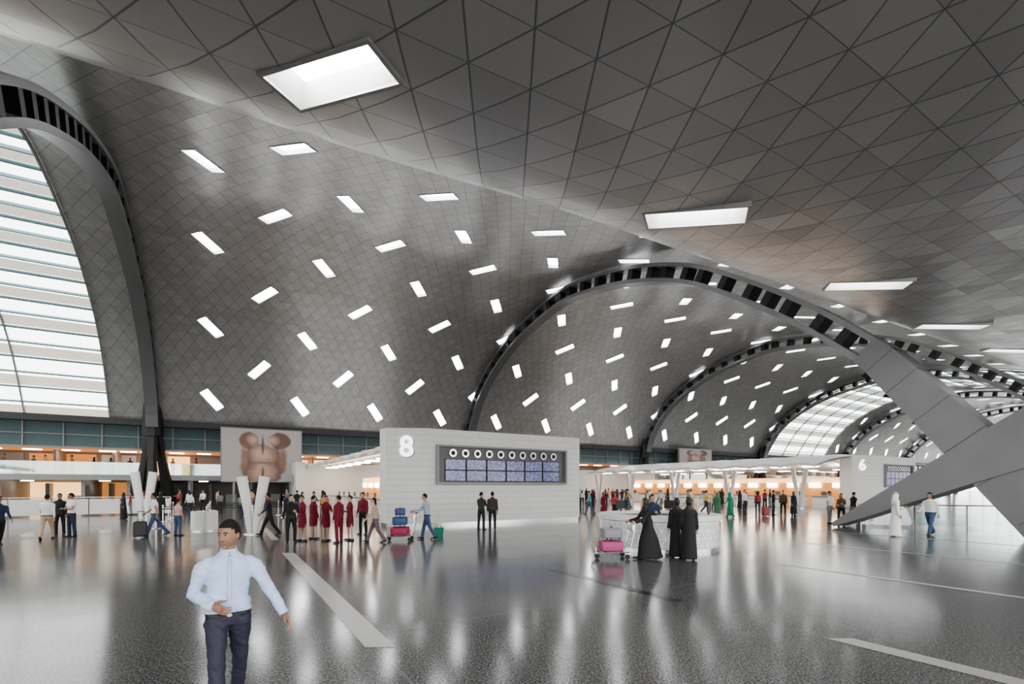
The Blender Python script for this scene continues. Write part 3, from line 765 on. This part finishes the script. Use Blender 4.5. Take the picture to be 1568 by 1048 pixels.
CACHE={}
def vdir(side,a,f): return Vector((side*math.sin(a),-math.sin(f)*math.cos(a),-math.cos(f)*math.cos(a)))
def person_mesh(key):
    if key in CACHE: return CACHE[key]
    pose,outfit,hair,sleeve,vox=key
    ps=dict(POSES[pose]); R=math.radians; fine=vox<.012
    fem=outfit in('skirt','robe_f','dress','trousers_f')
    body=MB(); det=MB()
    shx=.155 if fem else .178; lean=R(ps.get('lean',0))
    def LN(p):
        p=Vector(p); q=p-Vector((0,0,.95)); return Vector((q.x, q.y*math.cos(lean)-q.z*math.sin(lean), q.z*math.cos(lean)))+Vector((0,0,.95))
    wst=.128 if fem else .152; hipw=.172 if fem else .160
    tor=[(.86,hipw*.9,.108),(.93,hipw,.118),(1.02,(hipw+wst)/2+.004,.112),(1.10,wst,.104),(1.22,(.145 if fem else .165),.114),(1.33,(.152 if fem else .178),.116),(1.40,(.140 if fem else .168),.100),(1.445,.112,.080),(1.475,.080,.068),(1.50,.058,.060)]
    rob=outfit.startswith('robe')
    body.tube([LN((0,0,a)) for a,_,_ in tor],[(b,c) for _,b,c in tor],24,0,pw=2.3)
    if fem and not rob:
        for s in(-1,1): body.ell(LN((s*.065,-.085,1.275)),(.06,.052,.06),0,12,8)
    elif rob and outfit=='robe_f':
        body.ell(LN((0,-.07,1.27)),(.13,.07,.08),0,12,8)
    feet=[]
    for s,sd in (('r',-1),('l',1)):
        f,k=ps['leg_'+s]; f=R(f); k=R(k)
        hip=Vector((sd*.088,0,.92)); th=vdir(sd,R(ps.get('spread',2)),f); kn=hip+th*.42
        sh=vdir(sd,0,f-k); an=kn+sh*.42
        feet.append((hip,kn,an,f-k,sd))
    zmin=min(a.z for _,_,a,_,_ in feet)-.075
    for hip,kn,an,fa,sd in feet:
        cm_=kn.lerp(an,.35)
        if outfit!='skirt' and not rob:
            hm=hip.lerp(kn,.5)
            body.tube([hip+Vector((0,0,.05)),hip-Vector((0,0,.04)),hm,kn,cm_,an.lerp(kn,.10),an+(an-kn)*.03],[(.086,.10),(.094,.106),(.082,.09),(.064,.070),(.062,.068),(.057,.064),(.058,.072)],16,1)
        else:
            body.tube([hip,kn,cm_,an],[.075,.052,.05,.033],14,0 if rob else 2)
        fd=Vector((sd*.12,-math.cos(max(-.9,min(.5,fa))*.6),-max(0,-fa)*.55+max(0,fa)*.25)).normalized()
        b=an+Vector((0,0,-.038))
        det.tube([b-fd*.075,b-fd*.06,b-fd*.01,b+fd*.07,b+fd*.14,b+fd*.185,b+fd*.197],[(.018,.015),(.034,.036),(.038,.042),(.042,.032),(.044,.026),(.03,.02),(.012,.01)],14,4,pw=2.6)
        det.tube([b+Vector((0,0,.01)),an+Vector((0,0,.06))],[.036,.034],10,4 if outfit!='skirt' else 2)
    if outfit=='skirt':
        body.tube([(0,0,.98),(0,0,.9),(0,0,.72),(0,0,.54)],[(.150,.108),(.176,.125),(.178,.135),(.165,.13)],22,1,pw=2.3)
    if outfit=='dress':
        body.tube([(0,0,1.08),(0,0,.9),(0,0,.6),(0,0,.2)],[(.135,.105),(.18,.13),(.21,.17),(.25,.2)],22,0,pw=2.2)
    if rob:
        y0=(feet[0][2].y+feet[1][2].y)/2; spy=abs(feet[0][2].y-feet[1][2].y)/2
        wd=.20 if outfit=='robe_m' else .225
        body.tube([(0,0,1.15),(0,0,.95),(0,y0*.4,.6),(0,y0*.8,.25),(0,y0,zmin+.035)],[(.15,.115),(.178,.135),(.19,.15+spy*.45),(wd-.01,.165+spy*.65),(wd,.18+spy*.75)],26,0,pw=2.1)
    for s,sd in (('r',-1),('l',1)):
        a,f,a2,e=[R(v) for v in ps['arm_'+s]]
        sh=LN((sd*shx,0,1.385)); d1=vdir(sd,a,f); el=sh+d1*.285; d2=vdir(sd,a2,f+e); wr=el+d2*.25
        ws=1.35 if rob else (1.0 if sleeve!='loose' else 1.22)
        fs=.88 if fem else 1.
        body.tube([sh+Vector((-sd*.07,0,.022)),sh+Vector((-sd*.02,0,.006)),sh+d1*.03+Vector((sd*.006,0,0)),sh+d1*.09,sh.lerp(el,.55)],[.040*fs,.054*fs,.060*fs,.057*fs*ws,.048*fs*ws],16,0)
        body.tube([sh.lerp(el,.5),el,el+d2*.07,wr-d2*.04,wr],[.048*fs*ws,.043*fs*ws,.043*fs*ws,.035*fs*ws*(1.3 if rob else 1),.031*fs*ws*(1.3 if rob else 1)],16,2 if sleeve=='short' else 0)
        if rob and outfit=='robe_f': body.ell(el+Vector((0,0,-.05)),(.06,.06,.1),0,10,7)
        fw=Vector((0,-1,0)) if abs(d2.y)<.75 else Vector((0,0,1))
        hand(det,wr+d2*.006,d2,fw,Vector((-sd,0,0)) if abs(d2.y)<.75 else Vector((-sd,0,-.3)),ps.get('curl',1.0),1.0 if not fem else .92, 10 if fine else 6)
        if fine: det.tube([wr-d2*.045,wr-d2*.04,wr+d2*.010,wr+d2*.014],[.036,.041,.040,.034],20,0)
    hc=LN((0,-.014,1.632)); HR=Matrix.Rotation(R(ps.get('hyaw',0)),3,'Z')@Matrix.Rotation(R(ps.get('hpitch',0)),3,'X')
    body.tube([LN((0,.004,1.44)),LN((0,.0,1.49)),hc+Vector((0,.014,-.085)),hc+Vector((0,.014,-.05))],[(.058,.060),(.054,.056),(.052,.056),(.045,.05)],16,2)
    if fine:
        det.tube([LN((0,.004,1.462)),LN((0,.002,1.50)),LN((0,.004,1.506)),LN((0,.004,1.49))],[(.078,.076),(.064,.066),(.060,.062),(.058,.060)],24,0,cap=False)
        for sd in(-1,1):
            p=[LN((sd*.002,-.062,1.497)),LN((sd*.05,-.050,1.494)),LN((sd*.052,-.094,1.435)),LN((sd*.014,-.094,1.452))]
            i=len(det.v); det.v+=[Vector(q)+Vector((0,-.010,0)) for q in p]; det.face((i,i+1,i+2,i+3),0)
        det.tube([LN((0,-.098,1.43)),LN((0,-.122,1.33)),LN((0,-.121,1.2)),LN((0,-.112,1.1)),LN((0,-.122,.98))],[(.014,.004)]*5,6,0)
        det.ell(LN((0,-.125,.948)),(.022,.006,.016),5,8,6)
    bm=remeshed(body,vox,4 if not fine else 7)
    beltz=.965
    if fine:
        bm.normal_update()
        for v in bm.verts:
            p=v.co; n=NZ.noise(Vector((p.x*8,p.y*8,p.z*17+p.x*12)))*.010+NZ.noise(Vector((p.x*19,p.y*19,p.z*30)))*.005
            if p.z<1.43: v.co+=v.normal*n
            if .965<p.z<1.07 and abs(p.x)<.2: v.co+=v.normal*.014
    for f in bm.faces:
        c=f.calc_center_median(); mi=f.material_index
        if mi in(0,1) and not rob and outfit!='dress':
            core=abs(c.x)<.185 and abs(c.y)<.17
            if mi==0 and core and .75<c.z<beltz: mi=1
            if mi==1 and c.z>beltz: mi=0
            if core and beltz-.035<c.z<beltz and mi==1 and outfit=='trousers': mi=4
        f.material_index=mi
    build_head(bm,det,hc,HR,hair,1.0 if not fem else .95,fine)
    dm=det.mesh('det',[None]*7,True,weld=True)
    bm.from_mesh(dm)
    for v in bm.verts: v.co.z-=zmin
    out=bpy.data.meshes.new('person_body')
    for _ in range(7): out.materials.append(None)
    bm.to_mesh(out); bm.free(); bpy.data.meshes.remove(dm)
    CACHE[key]=out; return out

POSES={
 'stand':dict(leg_r=(2,3),leg_l=(-2,3),spread=4,arm_r=(9,2,4,14),arm_l=(9,0,4,12)),
 'stand2':dict(leg_r=(6,9),leg_l=(-3,2),spread=5,arm_r=(12,-4,5,20),arm_l=(10,22,-25,75),hyaw=20),
 'folded':dict(leg_r=(2,3),leg_l=(-2,3),spread=5,arm_r=(12,18,-50,82),arm_l=(12,22,-50,78),hyaw=-25,hpitch=6),
 'walk':dict(leg_r=(24,6),leg_l=(-16,18),spread=2,arm_r=(8,-22,4,18),arm_l=(8,22,4,26),lean=4),
 'walk2':dict(leg_r=(-18,22),leg_l=(20,4),spread=2,arm_r=(8,22,4,28),arm_l=(8,-20,4,18),lean=3),
 'push':dict(leg_r=(18,8),leg_l=(-16,14),spread=2,arm_r=(8,38,2,36),arm_l=(8,38,2,36),lean=7,curl=1.8),
 'hero':dict(leg_r=(22,16),leg_l=(-16,14),spread=1,arm_r=(17,-16,-34,86),arm_l=(27,14,24,10),lean=5,hyaw=-38,hpitch=4,curl=1.1),
}
PM={}
def cm(name,col,rough=.75,bump=.15):
    k=(name,col)
    if k not in PM: PM[k]=mat(name,col,rough,0,bump=bump,bscale=30,noise=.10,nscale=9)
    return PM[k]
SK=[cm('skin_tan',(.45,.27,.18),.5,0.02),cm('skin_light',(.6,.40,.30),.5,0.02),cm('skin_brown',(.32,.185,.12),.5,.02)]
HAIR=cm('hair_black',(.010,.009,.008),.9,.3); EYE=cm('eye_white',(.6,.58,.55),.2,0); LIP=cm('lips',(.33,.15,.12),.5,0)
WHITE=(.76,.76,.76);BLACK=(.012,.012,.014);MAROON=(.17,.008,.025);NAVY=(.02,.03,.07);LBLUE=(.50,.62,.82);GREY=(.2,.2,.21);JEANS=(.05,.09,.18);TAN=(.5,.36,.24);PINK=(.62,.36,.36);GREEN=(.02,.22,.12);BROWN=(.12,.07,.045);BGREY=(.35,.42,.5)
def person(name,pos,face,pose='stand',outfit='trousers',top=WHITE,bot=NAVY,hair='short',sleeve='long',h=1.74,skin=0,shoe=BLACK,vox=.02,head=None):
    me=person_mesh((pose,outfit,hair,sleeve,vox))
    o=bpy.data.objects.new(name,me); COL.objects.link(o)
    o.location=pos; o.rotation_euler[2]=math.radians(face); k=h/1.755; o.scale=(k,k,k)
    ms=[cm('cloth_top',top),cm('cloth_bottom',bot),SK[skin],HAIR,cm('shoe_leather' if hair not in('hijab','ghutra') else 'head_cloth',(head or (shoe if hair not in('hijab','ghutra') else top)),.5),EYE,LIP]
    for i,x in enumerate(ms):
        o.material_slots[i].link='OBJECT'; o.material_slots[i].material=x
    return o
# face angle: 0 = south, 90 = east, 180 = north
hp=Vector(((350-CX)/F*4.2,4.2,0))
person('walking_man_blue_shirt',hp,34,'hero',top=(.52,.63,.86),bot=(.035,.035,.06),vox=.0095,h=1.75,skin=2,sleeve='loose')
D=[
 ('walking_man',72,826,-150,'walk','trousers',WHITE,TAN,'short','long',1.76,0),
 ('standing_man',92,820,20,'stand','trousers',BLACK,BLACK,'short','long',1.72,2),
 ('standing_man',110,823,-20,'folded','trousers',WHITE,NAVY,'short','short',1.74,2),
 ('walking_man',238,822,-60,'walk2','trousers',WHITE,JEANS,'short','short',1.78,2),
 ('standing_boy',273,821,160,'stand','trousers',PINK,JEANS,'short','short',1.5,0),
 ('businessman',413,820,-60,'walk','trousers',BLACK,BLACK,'short','long',1.78,2),
 ('businessman',446,832,30,'stand2','trousers',BLACK,BLACK,'short','long',1.72,1),
 ('flight_attendant',463,829,-30,'stand2','skirt',MAROON,MAROON,'bun','long',1.68,0),
 ('flight_attendant',480,826,150,'stand','skirt',MAROON,MAROON,'bun','long',1.66,1),
 ('flight_attendant',499,829,60,'folded','skirt',MAROON,MAROON,'bun','long',1.68,0),
 ('flight_attendant',519,832,-120,'stand','trousers_f',MAROON,MAROON,'bun','long',1.70,0),
 ('flight_attendant',536,828,-60,'stand2','skirt',MAROON,MAROON,'bun','long',1.68,1),
 ('businessman',556,819,-20,'stand','trousers',MAROON,BLACK,'short','long',1.76,0),
 ('walking_woman',575,831,-80,'walk','trousers_f',TAN,(.16,.10,.12),'long','long',1.66,1),
 ('traveler_man',654,826,-90,'push','trousers',BGREY,JEANS,'short','long',1.76,0),
 ('security_officer',737,812,150,'folded','trousers',(.03,.035,.03),(.02,.022,.02),'short','long',1.74,0),
 ('security_officer',754,812,190,'stand','trousers',(.05,.035,.035),BLACK,'short','long',1.76,2),
 ('woman_in_abaya',992,857,-80,'push','robe_f',BLACK,BLACK,'hijab','long',1.72,0),
 ('woman_in_abaya',1036,854,175,'stand','robe_f',BLACK,BLACK,'hijab','long',1.68,0),
 ('woman_in_abaya',1055,858,165,'stand','robe_f',BLACK,BLACK,'hijab','long',1.70,0),
 ('man_in_thobe',1371,822,70,'stand2','robe_m',(.85,.85,.84),WHITE,'ghutra','long',1.76,0),
 ('walking_man',1424,820,-70,'walk2','trousers',WHITE,JEANS,'short','long',1.80,2),
 ('traveler_man',1270,802,30,'stand','trousers',WHITE,GREY,'short','short',1.74,0),
 ('traveler_woman',1288,803,-40,'stand2','trousers_f',BROWN,BLACK,'long','long',1.64,0),
 ('traveler_man',1306,799,100,'walk','trousers',BLACK,GREY,'short','long',1.74,0),
 ('traveler_man',1184,789,60,'stand2','trousers',BLACK,NAVY,'short','long',1.74,0),
 ('traveler_man',1199,790,-30,'stand','trousers',BROWN,BLACK,'short','long',1.74,0),
 ('traveler_woman',1215,791,10,'stand','dress',BLACK,BLACK,'hijab','long',1.66,0),
 ('woman_in_green_dress',1118,793,-150,'walk','dress',GREEN,GREEN,'hijab','long',1.68,0),
 ('woman_in_green_dress',1098,795,170,'stand','dress',(.05,.16,.08),GREEN,'hijab','long',1.66,0),
 ('traveler_man',903,788,-100,'walk','trousers',(.1,.35,.38),JEANS,'short','short',1.74,0),
 ('traveler_woman',924,793,30,'stand2','dress',MAROON,BLACK,'hijab','long',1.64,0),
 ('traveler_woman',942,795,-30,'stand','trousers_f',(.4,.06,.06),BLACK,'long','long',1.64,0),
 ('traveler_man',1140,787,20,'stand','trousers',WHITE,NAVY,'short','long',1.76,1),
 ('traveler_woman',1160,787,160,'stand','trousers_f',(.35,.05,.05),NAVY,'long','long',1.66,1),
 ('traveler_man',1081,786,90,'walk2','trousers',(.6,.5,.15),NAVY,'short','short',1.74,1),
 ('traveler_man',-2,836,60,'walk','trousers',NAVY,BLACK,'short','long',1.74,2),
]
used=[]
for d in D:
    nm,px,py,face,pose,outf,top,bot,hair,slv,h,sk=d
    person(nm,G(px,py),face,pose,outf,top,bot,hair,slv,h,sk); used.append(tuple(G(px,py)[:2]))
person('desk_clerk',Vector((4.7,16.2,0)),-10,'stand2','trousers',NAVY,NAVY,'short','long',1.74,0)
rc=random.Random(11)
cols=[WHITE,BLACK,NAVY,GREY,(.35,.05,.05),LBLUE,TAN,(.45,.25,.1),(.1,.25,.3)]
vars_=[('stand','trousers','short','short'),('walk','trousers','short','long'),('stand2','trousers','short','long'),('stand','robe_f','hijab','long'),('stand','trousers_f','long','long')]
def rand_person(pos,nm='distant_traveler'):
    v=rc.choice(vars_); c=rc.choice(cols)
    if v[1]=='robe_f': c=BLACK
    person(nm,pos,rc.uniform(0,360),v[0],v[1],c,rc.choice([NAVY,BLACK,GREY,JEANS]),v[2],v[3],rc.uniform(1.62,1.8),rc.randrange(3))
def scatter(n,sa,sb,la,lb):
    for _ in range(n):
        for _try in range(30):
            p=W(rc.uniform(sa,sb),rc.uniform(la,lb),0)
            if all(math.dist(p[:2],q)>1.0 for q in used): break
        else: continue
        used.append(tuple(p[:2])); rand_person(p)
scatter(52,-3.8,16.5,3.5,29); scatter(14,17,20.5,3,30); scatter(16,-33,-23.5,4,22); scatter(6,-22.8,-20.8,5,30); scatter(8,36,44,4,28)
for k in range(22):
    s=-50+k*1.5+rc.uniform(-.4,.4)
    if -28<s<-18: continue
    rand_person(W(s,-1.6-rc.uniform(0,2),3.05),'mezzanine_visitor')

# ------------------------------------------------------------ luggage
def suitcase(mb,c,sx,sy,sz,R,m,hm=2):
    def T(x,y,z): return c+R@Vector((x,y,z))
    rings=[(-.5,.82),(-.44,.97),(-.3,1),(.3,1),(.44,.97),(.5,.82)]
    mb.tube([T(0,y*sy,sz/2) for y,_ in rings],[(sx/2*f,sz/2*f) for _,f in rings],20,m,ref=R@Vector((1,0,0)),pw=6)
    for x in (-.25,0,.25): mb.box(sx*x-.012,sx*x+.012,-sy/2-.006,sy/2+.006,sz*.06,sz*.94,m,T)
    mb.tube([T(-.08,0,sz),T(-.08,0,sz+.05),T(.08,0,sz+.05),T(.08,0,sz)],[.012]*4,6,hm)
    for x in (-.4,.4):
        for y in (-.35,.35): mb.ell(T(sx*x,sy*y,-.0),(.025,.025,.03),hm,8,6)
def trolley(pos, rz, bags):
    root=empty('luggage_trolley',pos); root.rotation_euler[2]=rz; mb=MB(); r=.018
    V=Vector
    for s in(-.27,.27):
        mb.tube([V((s,-.5,.16)),V((s,.42,.2)),V((s,.52,.6)),V((s,.58,1.02))],[r]*4,8,0)
        mb.tube([V((s,-.5,.16)),V((s,-.52,.32))],[r]*2,8,0)
        mb.tube([V((s-.012,.36,.07)),V((s+.012,.36,.07))],[.07,.07],14,1,ref=V((0,1,0)))
    mb.tube([V((-.0,-.42,.07)),V((.03,-.42,.07))],[.07,.07],14,1,ref=V((0,1,0)))
    mb.tube([V((0.01,-.42,.07)),V((.01,-.44,.17))],[.015,.015],6,0)
    mb.tube([V((-.27,-.5,.17)),V((.27,-.5,.17))],[r,r],8,0)
    mb.tube([V((-.27,-.52,.32)),V((.27,-.52,.32))],[r,r],8,0)
    mb.tube([V((-.3,.58,1.02)),V((.3,.58,1.02))],[.022,.022],8,1)
    for y in(-.3,-.1,.1,.3): mb.tube([V((-.27,y,.175)),V((.27,y,.19))],[.01,.01],6,0)
    for z in(.35,.6,.78): mb.tube([V((-.27,.5+.06*(z-.3),z)),V((.27,.5+.06*(z-.3),z))],[.011]*2,6,0)
    mb.box(-.27,.27,.50,.56,.8,.95,0)
    mb.obj('frame',[M['chrome'],M['rubber']],False,root)
    mats=[]; mb=MB(); z=.2
    for i,(sx,sy,sz,col) in enumerate(bags):
        mats.append(cm('luggage_shell',col,.4))
        suitcase(mb,V((0,-.03,z)),sx,sy,sz,Matrix.Rotation(.08*i,3,'Z'),i,len(bags)); z+=sz+.06
    mb.obj('suitcases',mats+[M['rubber']],False,root)
trolley(G(614,828),math.radians(-88),[(.62,.62,.32,(.35,.03,.09)),(.58,.5,.3,(.03,.08,.2)),(.4,.36,.26,(.04,.05,.2))])
trolley(G(937,855),math.radians(-88),[(.5,.6,.3,(.42,.07,.2)),(.5,.5,.28,(.25,.25,.27))])
def rolling(pos,rz,col,nm='rolling_suitcase'):
    mb=MB(); suitcase(mb,Vector((0,0,.05)),.42,.26,.6,Matrix.Identity(3),0,1)
    for s in(-.1,.1): mb.tube([Vector((s,.1,.6)),Vector((s,.1,1.02))],[.009,.009],6,1)
    mb.tube([Vector((-.12,.1,1.02)),Vector((.12,.1,1.02))],[.014,.014],6,1)
    mb.obj(nm,[cm('suitcase_shell',col,.45),M['rubber']],False,None,pos,rz)
rolling(G(215,824),.4,(.02,.02,.022)); rolling(G(1318,801),.2,(.05,.05,.08)); rolling(G(1172,791),.2,(.3,.05,.05))
mb=MB(); mb.hexa([(-.16,-.06,0),(.16,-.06,0),(.16,.06,0),(-.16,.06,0),(-.19,-.08,.36),(.19,-.08,.36),(.19,.08,.36),(-.19,.08,.36)],0)
for y in(-.07,.07): mb.tube([Vector((-.08,y,.35)),Vector((-.06,y*.6,.47)),Vector((.06,y*.6,.47)),Vector((.08,y,.35))],[.008]*4,6,0)
mb.obj('shopping_bag',[cm('bag_green',(.02,.2,.13))],False,None,G(672,822),.3)
for px,py in ((304,814),(323,813)):
    mb=MB(); mb.lathe([(.001,0),(.27,0),(.27,.05),(.29,.06),(.29,.86),(.27,.9),(.2,.93),(.2,.88),(.001,.88)],n=28,mats=[1,1,0,0,0,1,2,2])
    mb.obj('litter_bin',[M['white'],M['chrome'],M['black']],False,None,G(px,py))
def barrier(pts):
    root=empty('queue_barrier'); mb=MB()
    for p in pts: mb.lathe([(.001,0),(.17,0),(.16,.03),(.03,.05),(.03,.95),(.045,.96),(.045,1.02),(.001,1.03)],Vector(p),14,0)
    for a,b in zip(pts[:-1],pts[1:]):
        a=Vector(a);b=Vector(b); mb.quad(a+Vector((0,0,.9)),b+Vector((0,0,.9)),b+Vector((0,0,.95)),a+Vector((0,0,.95)),1)
    mb.obj('posts_and_belts',[M['chrome'],M['black']],False,root,clean=False)
for l in (27,24,21,18): barrier([W(-29,l,0),W(-27,l,0),W(-25,l,0),W(-23,l,0)])
for l in (30,27,24): barrier([W(9.5,l,0),W(11.5,l,0),W(13.5,l,0),W(15,l,0)])

# ------------------------------------------------------------ light, world, camera
w=bpy.data.worlds.new('daylight'); scene.world=w; w.use_nodes=True
bg=w.node_tree.nodes['Background']; bg.inputs['Color'].default_value=(1,.992,.98,1); bg.inputs['Strength'].default_value=4.7
try: scene.view_settings.look='AgX - Medium High Contrast'
except Exception: pass
cam=bpy.data.cameras.new('camera'); co=bpy.data.objects.new('camera',cam); COL.objects.link(co)
co.location=(0,0,CAMH); co.rotation_euler=(math.pi/2,0,0)
cam.sensor_width=36; cam.lens=17.0; cam.shift_y=(HZ-524)/1568; cam.clip_end=600; cam.clip_start=.05
scene.camera=co
